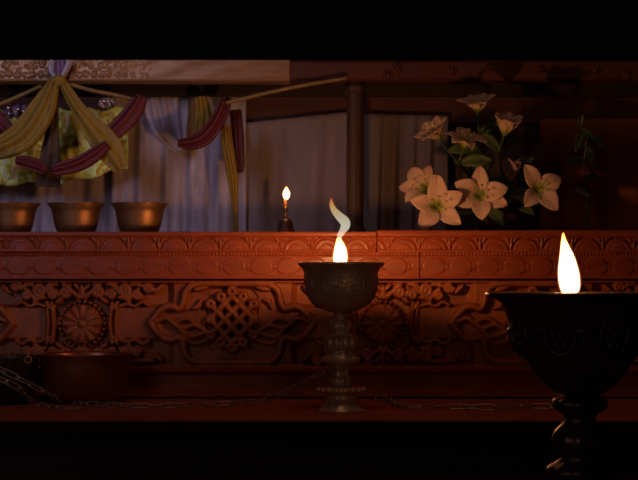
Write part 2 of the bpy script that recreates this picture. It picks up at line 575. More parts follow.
def carve_medallion(R, mx):
    # rosette
    R.disc(mx, CY + 1, 20, 6.0, power=0.18)
    for k in range(12):
        a = 2 * PI * k / 12
        R.leaf(mx + 6 * math.cos(a), CY + 1 + 6 * math.sin(a), mx + 18.5 * math.cos(a), CY + 1 + 18.5 * math.sin(a), 3.6, 8.6)
    for k in range(12):
        a = 2 * PI * (k + 0.5) / 12
        R.dig(mx + 17.8 * math.cos(a), CY + 1 + 17.8 * math.sin(a), 1.4, 1.4, 2)
    R.disc(mx, CY + 1, 5.6, 9.5)
    R.ring(mx, CY + 1, 5.8, 1.0, 7.0)
    for k in range(26):
        a = 2 * PI * k / 26
        R.disc(mx + 22.3 * math.cos(a), CY + 1 + 22.3 * math.sin(a), 1.9, 6.5)
    # squared frame with leafy corners
    for s in (-1, 1):
        R.stroke(smooth_path([(mx + s * 30, CY - 20), (mx + s * 28, CY), (mx + s * 30, CY + 20)], 8), 2.1, 8)
        R.stroke(smooth_path([(mx + s * 35, CY - 18), (mx + s * 33.5, CY), (mx + s * 35, CY + 18)], 8), 1.6, 6.5)
        for q in (-1, 1):
            def pt(x, y):
                return (mx + s * x, CY + q * y)
            R.spiral(*pt(17, 31), 6.2, 1.25, PI / 2 * q, 2.9, 8.4, s * q, tail=pt(3, 26))
            R.spiral(*pt(29, 28), 5.2, 1.2, PI * (s > 0), 2.6, 8, -s * q)
            R.spiral(*pt(42, 33), 6.4, 1.3, -PI / 2 * q, 2.9, 8.4, s * q, tail=pt(30, 38))
            R.spiral(*pt(56, 28), 4.8, 1.2, PI / 2 * q, 2.6, 8, s * q, tail=pt(46, 23))
            R.spiral(*pt(66, 36), 5.0, 1.2, 0.3, 2.5, 8, -s * q, tail=pt(56, 38))
            R.leaf(*pt(24, 38), *pt(36, 36), 2.8, 7.5, 0.2 * s)
            R.leaf(*pt(10, 38), *pt(20, 40), 2.4, 7.5, 0.2)
            R.leaf(*pt(36, 25), *pt(48, 20), 3.0, 8, -0.25 * s * q)
            R.leaf(*pt(26, 20), *pt(19, 25), 2.4, 8)
            R.leaf(*pt(48, 38), *pt(58, 40), 2.6, 7)
            R.leaf(*pt(72, 30), *pt(80, 38), 2.4, 7)
            R.leaf(*pt(36, 22), *pt(31, 13), 2.2, 7.5)
            # outward cusps of the field beside the medallion
            R.stroke(smooth_path([pt(38, 17), pt(45, 19), pt(53, 17), pt(60, 21), pt(66, 18)], 5), 1.9, 7.5)
    for q in (-1, 1):
        R.leaf(mx, CY + q * 24, mx, CY + q * 38, 3.0, 8)
        R.leaf(mx - 8, CY + q * 39, mx - 2, CY + q * 33, 2.2, 7)
        R.leaf(mx + 8, CY + q * 39, mx + 2, CY + q * 33, 2.2, 7)


def panel_h(X, Y):
    R = Relief(X, Y, 0.0)
    # plain sunk field, then the open ground between the scrolls cut deeper
    per = 301.0
    for k in (-1, 0, 1, 2):
        carve_knot(R, 232 + k * per)
    for k in (-1, 0, 1, 2):
        carve_medallion(R, 82.0 + k * per)
    H = R.H
    # deeper ground around the scrollwork (outside cartouches and side fields)
    dx = np.abs(((X - 82.0 + per / 2) % per) - per / 2)
    dy = np.abs(Y - CY)
    scroll = np.clip((dy - 15 + np.clip((36 - dx) * 0.9, 0, 30)) / 4, 0, 1) * np.clip((92 - dx - np.clip(dy - 20, -20, 0) * -1.2) / 6, 0, 1)
    kx = np.abs(((X - 232.0 + per / 2) % per) - per / 2)
    hole = np.clip((27 - kx) / 1.5, 0, 1) * np.clip((32 - np.abs(Y - CY + 3.5)) / 1.5, 0, 1) * np.clip((46 - kx - np.abs(Y - CY + 3.5) * 0.8) / 2, 0, 1)
    deep = np.maximum(scroll, hole)
    dyc = np.abs(Y - CY)
    field = np.maximum(np.clip((47 - kx) / 3, 0, 1) * np.clip((37 - dyc) / 3, 0, 1), np.clip((76 - kx) / 6, 0, 1) * np.clip((14 - dyc) / 3, 0, 1))
    H = np.where(H <= 0.01, -1.5 - np.maximum(12.0 * deep, 6.0 * field), H)
    # border rails
    H = np.maximum(H, np.where((Y < 282.6) | (Y > 365.2), 8.5, -99))
    return H * 0.001


def petal_frieze_h(x_ref):
    def f(X, Y):
        # cap moulding, row of lotus arches, fillet and bead
        per = 30.6
        u = ((X - x_ref + per / 2) % per) - per / 2
        H = np.zeros_like(X)
        arch = np.hypot(u / 13.6, (Y - 251.0) / 13.2)
        body = np.clip(1 - arch ** 2, 0, 1) ** 0.5
        H = 3.4 * body
        rim = np.clip(1 - ((arch - 1.02) / 0.10) ** 2, 0, 1) ** 0.5
        H = np.where(Y < 251, np.where(arch > 1.0, 2.2, H), H)
        H = np.where(rim > 0, np.minimum(H, 2.2 - 4.2 * rim), H)
        inner = np.clip(1 - ((arch - 0.62) / 0.09) ** 2, 0, 1) ** 0.5
        H = np.where((inner > 0) & (arch < 0.8), H - 1.3 * inner, H)
        # dart between the arches
        v = np.abs(u) - per / 2
        dart = np.clip(1 - (np.abs(v) / (1.2 + (251 - Y) * 0.36)) ** 2, 0, 1)
        H = np.where((arch > 1.14) & (Y > 238.5), np.where(np.abs(np.abs(v) - 1.6) < 0.8, -1.2, np.maximum(H, 2.4 + 1.2 * dart ** 0.5)), H)
        cap = np.clip(1 - ((Y - 234.2) / 3.4) ** 2, 0, 1) ** 0.5
        H = np.where(Y < 237.4, 5.0 + 3.5 * cap, H)
        H = np.where(Y > 249.6, 4.6, H)
        return H * 0.0007
    return f


def cell_frieze_h(x_ref):
    def f(X, Y):
        per = 27.0
        u = ((X - x_ref + per / 2) % per) - per / 2
        H = np.zeros_like(X)
        yy = Y - 266.5
        # flattened cells with round ends, ringed, and a pellet in every gap
        ax = np.clip(np.abs(u) - 3.5, 0, None)
        d = np.hypot(ax, yy)
        H = 2.4 * np.clip((9.6 - d) / 1.2, 0, 1)
        ringm = np.clip(1 - ((d - 8.3) / 0.8) ** 2, 0, 1) ** 0.5
        H = H - 4.6 * ringm * np.clip((np.abs(u) - 4.5) / 3, 0.25, 1)
        g = np.hypot(np.abs(u) - per / 2, yy * 0.8)
        H = np.maximum(H, 2.4 * np.clip(1 - (g / 2.6) ** 2, 0, 1) ** 0.5)
        # bead row above, fillet below
        b = ((X + 1.6) % 3.6) - 1.8
        bead = np.clip(1 - (b / 1.7) ** 2 - ((Y - 253.8) / 1.9) ** 2, 0, 1) ** 0.5
        H = np.where(Y < 256.6, 1.2 + 2.6 * bead, H)
        H = np.where(Y < 251.6, 1.5, H)
        H = np.where(Y > 276.4, 3.2, H)
        return H * 0.0007
    return f


# ------------------------------------------------------------------ setting
def structure(o):
    o['kind'] = 'structure'
    return o


XL, XR = -110, 748
mb = MB()
mb.box((-1.6, 3.42, 0.0), (1.6, 3.50, 1.435))
structure(mb.build('wall_back', M['wall'], smooth=False))
mb = MB()
mb.box((-1.6, -0.4, -0.03), (1.6, 3.50, 0.0))
structure(mb.build('floor', M['darkwood'], smooth=False))

# ------------------------------------------------------------------ altar
altar = thing('carved_altar', 'reddish lacquered wooden altar with carved knot panel, friezes and a lower shelf', 'altar', (0, 2.75, 0))
xl, xr = P(XL, 0, 2.75).x, P(XR, 0, 2.75).x
# lower shelf board with thin nosing
mb = MB()
prof = [(2.35, SHELF_Z - 0.0015), (2.353, SHELF_Z), (2.80, SHELF_Z), (2.80, SHELF_Z - 0.03), (2.44, SHELF_Z - 0.03), (2.37, SHELF_Z - 0.006), (2.35, SHELF_Z - 0.005)]
n = len(prof)
V = [(xl, y, z) for y, z in prof] + [(xr, y, z) for y, z in prof]
Fc = [(i, (i + 1) % n, (i + 1) % n + n, i + n) for i in range(n)] + [tuple(range(n))[::-1], tuple(range(n, 2 * n))]
mb.add(V, Fc)
mb.build('shelf', M['shelf'], altar, smooth=False)
# cupboard front under the shelf, set back
mb = MB(); mb.box((xl + 0.03, 2.66, 0.0), (xr - 0.03, 3.38, SHELF_Z - 0.03))
mb.build('cupboard', M['darkwood'], altar, smooth=False)
# base moulding between the shelf and the carved panel
mb = MB()
zs = lambda py, D=2.75: P(0, py, D).z
prof = [(2.800, zs(366.5)), (2.733, zs(366.5)), (2.728, zs(368)), (2.729, zs(371)), (2.737, zs(373.5)), (2.741, zs(375)),
        (2.740, zs(389)), (2.735, zs(391)), (2.728, zs(392.5)), (2.726, zs(395)), (2.729, zs(396.5)), (2.745, SHELF_Z), (2.800, SHELF_Z)]
n = len(prof)
V = [(xl, y, z) for y, z in prof] + [(xr, y, z) for y, z in prof]
Fc = [(i, (i + 1) % n, (i + 1) % n + n, i + n) for i in range(n)] + [tuple(range(n))[::-1], tuple(range(n, 2 * n))]
mb.add(V, Fc)
mb.build('base_moulding', M['wood'], altar, smooth=False)
relief('carved_panel', XL, XR, 279.5, 367.0, 0.72, panel_h, 2.75, 0.05, M['carve'], altar)
DL, DR = 2.722, 2.715
relief('cell_frieze', XL, 419.3, 251.0, 278.8, 0.8, cell_frieze_h(261.0), DL, 0.08, M['wood'], altar)
relief('cell_frieze', 420.4, XR, 251.0, 278.6, 0.8, cell_frieze_h(407.0), DL - 0.001, 0.08, M['wood'], altar)
relief('petal_frieze', XL, 376.2, 231.8, 251.6, 0.8, petal_frieze_h(235.0), DL - 0.009, 0.085, M['wood'], altar)
relief('petal_frieze', 377.4, XR, 230.2, 251.9, 0.8, petal_frieze_h(404.0), DR - 0.009, 0.085, M['wood'], altar)
# ledge top and carcass behind the friezes
LZ = P(0, 232.0, DL - 0.009).z
mb = MB(); mb.box((xl, 2.76, LZ - 0.03), (xr, 3.38, LZ))
mb.build('ledge_board', M['wood'], altar, smooth=False)
mb = MB(); mb.box((xl + 0.01, 2.80, SHELF_Z), (xr - 0.01, 3.38, LZ - 0.03))
mb.build('carcass', M['darkwood'], altar, smooth=False)

# ------------------------------------------------------------------ canopy frame above
DB = 2.98
canopy = thing('shrine_canopy', 'wooden canopy frame with gilded beam, red beam and brown post above the altar', 'canopy', (0, 3.0, LZ))
def beam(name, x0, x1, y0, y1, D, depth, m, bev=0.004):
    a = P(x0, y1, D); b = P(x1, y0, D)
    mb = MB(); mb.box((a.x, D, a.z), (b.x, D + depth, b.z), bev)
    return mb.build(name, m, canopy, smooth=False)
def brocade_h(X, Y):
    R = Relief(X, Y, 0.0)
    r = random.Random(3)
    for k in range(34):
        cx = -104 + k * 7.6 + r.uniform(-1.5, 1.5)
        f = 1.0 if cx < 95 else max(0.25, 1 - (cx - 95) / 60)
        cy = 75 + r.uniform(-1.5, 1)
        for q in range(5):
            a = 2 * PI * q / 5 + r.uniform(0, 1)
            R.disc(cx + 2.2 * math.cos(a), cy + 2.0 * math.sin(a), r.uniform(1.3, 1.9) * (0.5 + f / 2), 4.5 * f, 0)
        R.disc(cx, cy, 1.5, 5.5 * f, 0)
        for q in range(3):
            R.disc(cx + r.uniform(-4, 4), 65 + r.uniform(-4, 5), r.uniform(1.2, 2.4), r.uniform(2, 4.5) * f, 0)
        if k % 3 == 0:
            R.leaf(cx - 3, 70, cx + 4, 62, 1.6, 3.5 * f, 0.2)
    R.H = np.maximum(R.H, np.where(Y > 79.2, 2.5, -9))
    R.H = R.H + 0.5 * np.sin(X * 0.11 + Y * 0.3)
    return R.H * 0.001
relief('gold_beam', XL, 289.8, 60.0, 80.6, 0.8, brocade_h, DB + 0.004, 0.06, M['gold'], canopy)
beam('red_beam', 290.2, XR, 60.2, 80.2, DB + 0.008, 0.06, M['redpaint'])
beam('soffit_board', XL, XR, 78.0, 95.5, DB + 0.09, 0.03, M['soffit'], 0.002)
# carved bosses on the red beam
for cx, cy in ((398, 68), (388, 75), (596, 70), (627, 75), (540, 69), (452, 71)):
    mb = MB()
    c = P(cx, cy, DB + 0.008)
    mb.ball(c, 0.006, 10, 6)
    for q in range(5):
        a = 2 * PI * q / 5
        mb.ball(c + Vector((0.0065 * math.cos(a), 0.001, 0.0065 * math.sin(a))), 0.0042, 8, 5)
    mb.build('boss', M['redpaint'], canopy)
beam('valance_board', 240, XR, 95.0, 124.0, DB + 0.215, 0.02, M['redpaint'], 0.003)
# post
mb = MB()
a = P(347, 232, 3.02); b = P(363, 78, 3.02)
w = (b.x - a.x) / 2; cxp = (a.x + b.x) / 2
prof = []
for k in range(12):
    an = 2 * PI * k / 12
    prof.append((cxp + w * 1.05 * math.cos(an), 3.02 + w * 1.05 * math.sin(an)))
n = 12
V = [(x, y, LZ) for x, y in prof] + [(x, y, b.z) for x, y in prof]
mb.add(V, [(i, (i + 1) % n, (i + 1) % n + n, i + n) for i in range(n)] + [tuple(range(n))[::-1], tuple(range(n, 2 * n))])
mb.lathe([(w * 1.05, 0), (w * 1.35, 0.004), (w * 1.35, 0.014), (w * 1.05, 0.02)], (cxp, 3.02, LZ), 12)
mb.lathe([(w * 1.05, 0), (w * 1.35, 0.004), (w * 1.35, 0.014), (w * 1.05, 0.02)], (cxp, 3.02, b.z - 0.03), 12)
mb.build('post', M['postwood'], canopy, smooth=False)

# ------------------------------------------------------------------ hangings
yb = lambda D: (lambda x: HOR - (LZ + 0.003 - ZC) / D * F)
DC = 3.16
o = curtain('curtain', 112, 246, lambda x: 95 + 1.5 * math.sin(x * 0.2), yb(DC), DC, M['lav'], period=27, depth=0.010, seed=2)
tag(o, 'lavender white silk curtain in folds behind the brass bowls', 'curtain')
o = curtain('curtain', 243, 350, lambda x: 122.5 - 10 * max(0, (x - 250)) / 95, yb(DC), DC + 0.01, M['pale'], period=41, depth=0.008, seed=5)
tag(o, 'pale pinkish cotton curtain behind the small lit lamp', 'curtain')
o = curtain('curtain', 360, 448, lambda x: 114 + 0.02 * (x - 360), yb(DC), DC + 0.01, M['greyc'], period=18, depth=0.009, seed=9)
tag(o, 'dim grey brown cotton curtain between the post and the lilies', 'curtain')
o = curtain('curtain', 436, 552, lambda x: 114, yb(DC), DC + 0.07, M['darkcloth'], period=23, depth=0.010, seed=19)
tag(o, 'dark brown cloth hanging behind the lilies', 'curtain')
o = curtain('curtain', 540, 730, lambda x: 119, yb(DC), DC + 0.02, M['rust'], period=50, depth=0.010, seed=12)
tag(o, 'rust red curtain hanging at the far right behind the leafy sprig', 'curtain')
o = curtain('curtain', -60, 116, lambda x: 150, yb(DC), DC + 0.03, M['lav'], period=30, depth=0.010, seed=21)
tag(o, 'lavender cloth hanging low below the yellow green brocade', 'curtain')

# swag of the lavender cloth gathered at the top
o = ribbon('draped_cloth', [(166, 96, 46), (168, 112, 44), (171, 127, 36), (177, 141, 22), (183, 150, 10)], 3.11, M['lav'], folds=4, depth=0.004, nv=31, bulge=0.009)
tag(o, 'lavender cloth swag gathered at the top of the lavender curtain', 'swag')

# brocade hanging at the left
o = curtain('brocade_hanging', -60, 128, lambda x: 109 + 2 * math.sin(x * 0.2), lambda x: 184 - 15 * max(0, (x - 60)) / 65.0 + 2 * math.sin(x * 0.15), 3.09, M['brocade'], period=33, depth=0.007, seed=8)
tag(o, 'yellow green leaf-patterned brocade hanging behind the ochre scarves', 'brocade hanging')

# ochre scarf knotted over the beam
DS = 2.955
scarf = thing('knotted_scarf', 'ochre yellow scarf knotted over the gold beam with two long tails', 'scarf', P(59, 80, DS))
mb = MB()
for dx, dy, r in ((-3, 0, 5), (3, 1, 5), (0, -1, 5.5), (0, 3, 4.5)):
    mb.ball(P(59 + dx, 80 + dy, DS - 0.002), U(r, DS), 14, 8, (1, 1, 0.8))
mb.build('knot', M['yellow'], scarf)
ribbon('tail', [(55, 79, 9), (50, 92, 17), (43, 108, 26), (33, 124, 29), (20, 138, 29), (2, 147, 24), (-20, 151, 22)], DS, M['yellow'], scarf, folds=2.3, depth=0.0035, nv=27)
ribbon('tail', [(61, 79, 6), (68, 92, 11), (78, 108, 14), (89, 123, 20), (101, 138, 27), (112, 153, 26), (121, 169, 15)], DS, M['yellow'], scarf, folds=1.7, depth=0.003, nv=23)

# cords
def cord(pts, D, r, label, m='olive', D2=None):
    mb = MB()
    pp = smooth_path(pts, 8)
    N = len(pp)
    mb.tube([P(p[0], p[1], D + ((D2 or D) - D) * i / (N - 1)) for i, p in enumerate(pp)], [U(r, D)] * N, 8, flat=0.6)
    o = mb.build('twisted_rope', M[m])
    tag(o, label, 'rope', 'tan ropes tied along the beam')
    return o
cord([(42, 86), (22, 95), (0, 104), (-30, 113)], 2.975, 3.6, 'twisted tan cloth cord running left from the scarf knot')
cord([(66, 83), (90, 90), (115, 95), (139, 101)], 2.975, 3.4, 'twisted tan cloth cord running from the scarf knot to the crimson sash')
cord([(226, 103), (262, 94), (300, 86), (347, 78)], 2.975, 3.2, 'tan cloth cord rising from the maroon sash to the brown post')

# crimson sashes
def sash(name, path, D, m, label, cat='scarf', folds=2, **kw):
    o = ribbon(name, path, D, M[m], folds=folds, nv=17, **kw)
    return tag(o, label, cat)
sash('silk_scarf', [(142, 96, 10), (137, 106, 17), (128, 118, 19), (118, 128, 18), (108, 138, 14)], 2.965, 'red', 'crimson sash slanting beside the lavender curtain, right of the scarf', depth=0.0025)
sash('silk_scarf', [(108, 144, 9), (94, 155, 15), (78, 164, 15), (60, 169, 13), (52, 171, 8)], 2.945, 'red', 'crimson sash swagged across the lower edge of the brocade triangle', depth=0.0025)
sash('silk_scarf', [(-36, 84, 9), (-20, 106, 17), (-4, 121, 20), (8, 133, 16), (13, 142, 8)], 2.97, 'red', 'crimson sash end at the far left edge above the ochre tail', depth=0.0025)
sash('silk_scarf', [(16, 160, 8), (26, 162, 12), (38, 166, 12), (46, 172, 7)], 2.925, 'red', 'short crimson sash left of the dark central strip', depth=0.003)
sash('cloth_strip', [(56, 90, 5), (54, 115, 9), (51, 145, 17), (49, 170, 23), (48, 187, 24)], 2.985, 'darkcloth', 'dark brown cloth strip hanging straight below the scarf knot', 'cloth strip', depth=0.0025)
# second festoon at the middle
sash('silk_scarf', [(227, 97, 9), (222, 112, 14), (214, 126, 16), (203, 138, 17), (190, 143, 14), (178, 143, 7)], 2.995, 'red', 'crimson sash looped below the tan cord at the lavender curtain', depth=0.005)
sash('silk_scarf', [(201, 97, 12), (203, 110, 17), (203, 124, 18), (199, 138, 14), (189, 148, 8)], 3.03, 'yellow', 'short ochre scarf behind the looped crimson sash', 'scarf', depth=0.005, folds=3)
sash('silk_scarf', [(226, 126, 9), (227, 142, 11), (230, 160, 11), (233, 180, 10), (235, 205, 6), (236, 233, 4)], 3.02, 'yellow', 'narrow ochre scarf end trailing down to the altar ledge', 'scarf', depth=0.004, folds=3)
sash('silk_scarf', [(235, 110, 12), (237, 130, 12), (238, 150, 12), (239, 166, 11), (240, 173, 6)], 3.04, 'maroon', 'maroon sash end hanging beside the narrow ochre scarf', depth=0.0025)

# blue ribbon bow tied above the knot
bow = thing('ribbon_bow', 'pale blue and violet ribbon hanging over the gold beam above the scarf knot', 'ribbon', P(59, 66, 2.96))
ribbon('ribbon_end', [(53, 60.5, 5), (51, 66, 6), (52, 72, 5), (55, 77, 4)], 2.966, M['blue'], bow, folds=1, depth=0.002, nv=9)
ribbon('ribbon_end', [(69, 60.5, 6), (68, 66, 6), (65, 72, 5), (62, 78, 4)], 2.966, M['blue'], bow, folds=1, depth=0.002, nv=9)
ribbon('ribbon_middle', [(60, 60.5, 12), (60, 67, 12), (60, 74, 9), (59, 79, 5)], 2.97, M['violet'], bow, folds=2, depth=0.002, nv=13, label='violet ribbon')

# silver ornaments
def ornament(px, py, w, h, label, seed):
    r = random.Random(seed)
    t = thing('silver_ornament', label, 'ornament', P(px, py, 3.0), 'silver ornaments on the brocade')
    mb = MB()
    mb.ball(P(px, py, 3.0), U(h * 0.5, 3.0), 12, 8)
    for k in range(9):
        a = 2 * PI * k / 9
        mb.ball(P(px + w * 0.42 * math.cos(a), py + h * 0.42 * math.sin(a), 3.0), U(h * 0.24, 3.0), 8, 6)
    mb.build('medallion', M['violet'] if seed % 2 else M['silver'], t)
    mb = MB()
    for k in range(5):
        mb.ball(P(px + r.uniform(-0.35, 0.2) * w, py + r.uniform(-0.25, 0.3) * h, 2.982), U(2.1, 3.0), 8, 6)
    mb.build('bead', M['crystal'], t, label='bright silver beads')
ornament(16, 111, 26, 13, 'silver beaded ornament hanging left of the ochre scarf tail', 1)
ornament(107, 103, 16, 9, 'small silver beaded ornament above the right scarf tail', 4)

# ------------------------------------------------------------------ offering bowls on the ledge
def bowl_prof(px_list, s, wall=0.0016):
    """outer profile from the foot up, then the inside back down"""
    out = [(r * s, z * s) for r, z in px_list]
    inn = [(max(0.0005, r - wall), z + (wall if i == 0 else 0)) for i, (r, z) in enumerate(out)]
    return [(0.0005, out[0][1])] + out + inn[::-1] + [(0.0005, inn[0][1])]
DBW = 2.83
s = DBW / F
bowl_base_z = LZ
hb = (HOR - 203.5) * s + ZC - LZ
prof_px = [(15, 0), (17.5, 1.2), (19.8, 4), (21.6, 9), (22.9, 16), (23.8, 21), (24.8, 25), (28.4, hb / s - 0.9), (28.4, hb / s)]
def make_bowl(x, label):
    c = P(x, 0, DBW); c.z = bowl_base_z
    t = thing('offering_bowl', label, 'bowl', c, 'brass offering bowls on the ledge')
    mb = MB(); mb.lathe(bowl_prof(prof_px, s), c, 56)
    mb.build('bowl_body', M['brass'], t)
    mb = MB()
    mb.lathe([(U(28.2, DBW), -0.0006), (U(28.9, DBW), 0.0), (U(28.9, DBW), 0.0012), (U(28.2, DBW), 0.0018), (U(27.6, DBW), 0.001)], c + Vector((0, 0, hb - 0.0012)), 56)
    mb.build('rim', M['brass'], t)
    return t
b0 = make_bowl(139.5, 'brass offering bowl rightmost of the three, before the lavender curtain')
for x, lab in ((76, 'middle one of the three brass offering bowls on the ledge'), (11.5, 'brass offering bowl at the left edge, leftmost of the three')):
    c = b0.copy(); C.objects.link(c)
    p = P(x, 0, DBW); p.z = bowl_base_z
    c.location = p; c['label'] = lab
    for ch in b0.children:
        d = ch.copy(); C.objects.link(d); d.parent = c

# large copper bowl on the shelf
DK = 2.655
s = DK / F
c = P(86, 0, DK); c.z = SHELF_Z
t = thing('copper_bowl', 'large dark copper bowl on the lower shelf behind the chain', 'bowl', c)
hb = P(0, 354, DK).z - SHELF_Z
pr = [(30, 0), (33, 1), (37, 5), (41, 13), (43.5, 24), (44.8, 36), (45.5, hb / s - 4), (46.8, hb / s - 1), (46.8, hb / s)]
mb = MB(); mb.lathe(bowl_prof(pr, s, 0.002), c, 64); mb.build('bowl_body', M['copper'], t)
mb = MB(); mb.lathe([(U(46.4, DK), -0.001), (U(48, DK), 0), (U(48, DK), 0.0016), (U(46.4, DK), 0.0022), (U(45.4, DK), 0.001)], c + Vector((0, 0, hb - 0.001)), 64)
mb.build('rim', M['copper'], t)

# dark vessel cut by the left edge
DV = 2.62
s = DV / F
c = P(2, 0, DV); c.z = SHELF_Z
t = thing('dark_vessel', 'blackened vessel on the shelf at the left edge beside the copper bowl', 'vessel', c)
hb = P(0, 356, DV).z - SHELF_Z
pr = [(22, 0), (26, 1), (30, 6), (33, 14), (35, 26), (36, 38), (37.5, hb / s - 1), (37.5, hb / s)]
mb = MB(); mb.lathe(bowl_prof(pr, s, 0.002), c, 56); mb.build('vessel_body', M['black'], t)
mb = MB()
p = P(28, 360, DV - 0.055)
mb.tube([p + Vector((0.005 * math.cos(a), 0, 0.005 * math.sin(a))) for a in [2 * PI * k / 14 for k in range(14)]], 0.0014, 6, closed=True)
mb.ball(p + Vector((0, 0.003, 0.006)), 0.0035, 8, 6)
mb.build('ring_handle', M['brass'], t, label='small brass ring handle')

# ------------------------------------------------------------------ flames
WHT = (1.0, 0.86, 0.55); YEL = (1.0, 0.62, 0.16); ORG = (1.0, 0.28, 0.03)
def flame(parent, path, D, scale_out=1.12, name='flame', strength=2.2):
    """path: (px, py, radius px) from the wick upwards"""
    pp = smooth_path(path, 7)
    pts = [P(p[0], p[1], D) for p in pp]
    lo = pts[0].z; hi = pts[-1].z
    base = world_loc(parent)
    z0, z1 = lo - base.z, hi - base.z
    mo = flame_mat(name + '_veil', [(0, ORG), (0.5, ORG), (1, (1.0, 0.2, 0.02))], z0, z1, 0.55)
    mi = flame_mat(name + '_body', [(0, (1, 0.72, 0.4)), (0.12, WHT), (0.6, WHT), (0.85, YEL), (1, ORG)], z0, z1, strength)
    mb = MB(); mb.tube(pts, [max(0.05, p[2]) * D / F for p in pp], 16)
    o = mb.build(name, mi, parent)
    mb = MB(); mb.tube(pts, [max(0.06, p[2] * scale_out + 0.5) * D / F for p in pp], 16)
    v = obj('flame_veil', mb.V, mb.F, mo, parent)
    v.parent = o
    v.location = (0, 0, 0)
    # keep it concentric: o sits at the parent's origin
    return o


def point(name, loc, w, col, r):
    l = bpy.data.lights.new(name, 'POINT')
    l.energy = w; l.color = col; l.shadow_soft_size = r
    o = bpy.data.objects.new(name, l); C.objects.link(o)
    o.location = loc
    return o

FIRE = (1.0, 0.42, 0.14)

# ------------------------------------------------------------------ silver butter lamp (chalice)
DCH = 2.475
s = DCH / F
cx = 341.0
c = P(cx, 0, DCH); c.z = SHELF_Z
lamp = thing('butter_lamp', 'tarnished silver stemmed butter lamp burning in the middle of the shelf', 'butter lamp', c)
z = lambda py: (HOR - py) * s + ZC - SHELF_Z      # height above the shelf of a point seen at py
def LP(lst):
    return [(r * s, z(py)) for r, py in lst]
cup = LP([(0.2, 313), (6, 314), (8, 312.5), (14, 311), (22, 308), (29, 303.5), (33.5, 298), (35.9, 291), (36.8, 283), (37.2, 272), (39, 268.2), (42.6, 265.6), (43, 264), (42.4, 262.6), (40.8, 262.4),
          (38.4, 265.5), (36.2, 270), (35.2, 280), (32, 295), (20, 305), (0.2, 308)])
mb = MB(); mb.lathe(cup, c, 80); mb.build('cup', M['silver'], lamp)
# rim edge
mb = MB(); mb.lathe(LP([(42.2, 265.4), (43.6, 264.6), (43.6, 263.2), (42.2, 262.2), (41, 262.8)]), c, 80); mb.build('rim', M['silver'], lamp)
# embossed medallions around the cup
def emboss(parent, cen, count, py, prof_r, D, size, m, a_off=0.0):
    sc = D / F
    for k in range(count):
        a = a_off + 2 * PI * k / count
        mb = MB()
        ctr = Vector((cen[0], cen[1], cen[2])) + Vector((math.cos(a), math.sin(a), 0)) * prof_r
        ctr.z = P(0, py, D).z
        u = Vector((-math.sin(a), math.cos(a), 0)); w = Vector((0, 0, 1)); nrm = Vector((math.cos(a), math.sin(a), 0))
        w = (w + nrm * 0.12).normalized()
        pts = []
        for i in range(24):
            b = 2 * PI * i / 24
            pts.append(ctr + (u * 0.8 * math.cos(b) + w * math.sin(b)) * size)
        mb.tube(pts, size * 0.13, 6, closed=True)
        for i in range(6):
            b = 2 * PI * i / 6
            mb.ball(ctr + (u * 0.42 * math.cos(b) + w * 0.55 * math.sin(b)) * size, size * 0.2, 8, 5)
        mb.ball(ctr, size * 0.24, 8, 6)
        for sg in (-1, 1):
            sp = [ctr + u * sg * (0.95 + 0.5 * (1 - t) * math.cos(5 * t)) * size * 1.0 + w * (0.45 * (1 - t) * math.sin(5 * t)) * size - nrm * 0.10 * size for t in [i / 14 for i in range(15)]]
            mb.tube(sp, size * 0.11, 5)
        mb.build('embossed_medallion', m, parent)
emboss(lamp, c, 8, 284, 35.6 * s, DCH, 0.013, M['silver'], a_off=-PI / 2 - 0.32)
stem = LP([(0.2, 314), (7, 313), (8, 315), (6, 317), (6.5, 319), (10, 322), (11, 326), (9.5, 330), (8, 332), (11, 335), (14.5, 340), (15, 346), (12, 351), (13, 354),
           (18, 357), (18.8, 360), (17, 362.5), (11, 365), (8, 369), (7.5, 374), (9, 378), (11, 380), (9, 383), (10, 386), (0.2, 387)])
mb = MB()
mb.lathe(stem, c, 48, wob=lambda a, r, zz: (0.0012 * math.sin(8 * a) if 0.011 < r < 0.024 else 0))
mb.build('stem', M['silver'], lamp)
# leafy knop: petals around the stem
mb = MB()
for k in range(10):
    a = 2 * PI * k / 10
    mb.ball(c + Vector((math.cos(a) * 13.4 * s, math.sin(a) * 13.4 * s, z(343))), 4.2 * s, 8, 6, (1, 1, 1.9))
for k in range(12):
    a = 2 * PI * (k + 0.5) / 12
    mb.ball(c + Vector((math.cos(a) * 17 * s, math.sin(a) * 17 * s, z(359))), 3.0 * s, 8, 6, (1, 1, 0.9))
mb.build('leafy_knop', M['silver'], lamp)
foot = LP([(0.2, 386), (9, 386.5), (17, 388), (22.5, 389.6), (23, 391), (18, 392.4), (15, 394), (17, 399), (19.6, 404), (21.4, 407.6), (24.5, 409.4), (25, 411), (24.6, z(0) * 0 + 411.05), (0.2, 411.05)])
foot = [(r, max(0.0, zz)) for r, zz in foot]
foot[-1] = (foot[-1][0], 0.0); foot[-2] = (foot[-2][0], 0.0)
mb = MB(); mb.lathe(foot, c, 64); mb.build('foot', M['silver'], lamp)
mb = MB()
for k in range(18):
    a = 2 * PI * k / 18
    mb.ball(c + Vector((math.cos(a) * 23 * s, math.sin(a) * 23 * s, z(389.6))), 3.0 * s, 8, 6, (1, 1, 0.8))
mb.build('petal_fringe', M['silver'], lamp)
mb = MB(); mb.lathe(LP([(0.2, 265.4), (20, 265.2), (37, 265.8), (38.0, 266.6)]), c, 64); mb.build('butter', M['butter'], lamp)
mb = MB(); mb.tube([P(340, 266.5, DCH), P(340, 263, DCH), P(340.5, 261, DCH)], U(1.2, DCH), 8); mb.build('wick', M['wick'], lamp)
flame(lamp, [(340.2, 264, 3.5), (340.2, 261.5, 6.2), (340.4, 256, 6.6), (340.2, 249, 5.6), (339.4, 243, 3.6), (338.6, 238, 1.6)], DCH, name='flame', strength=3.0)
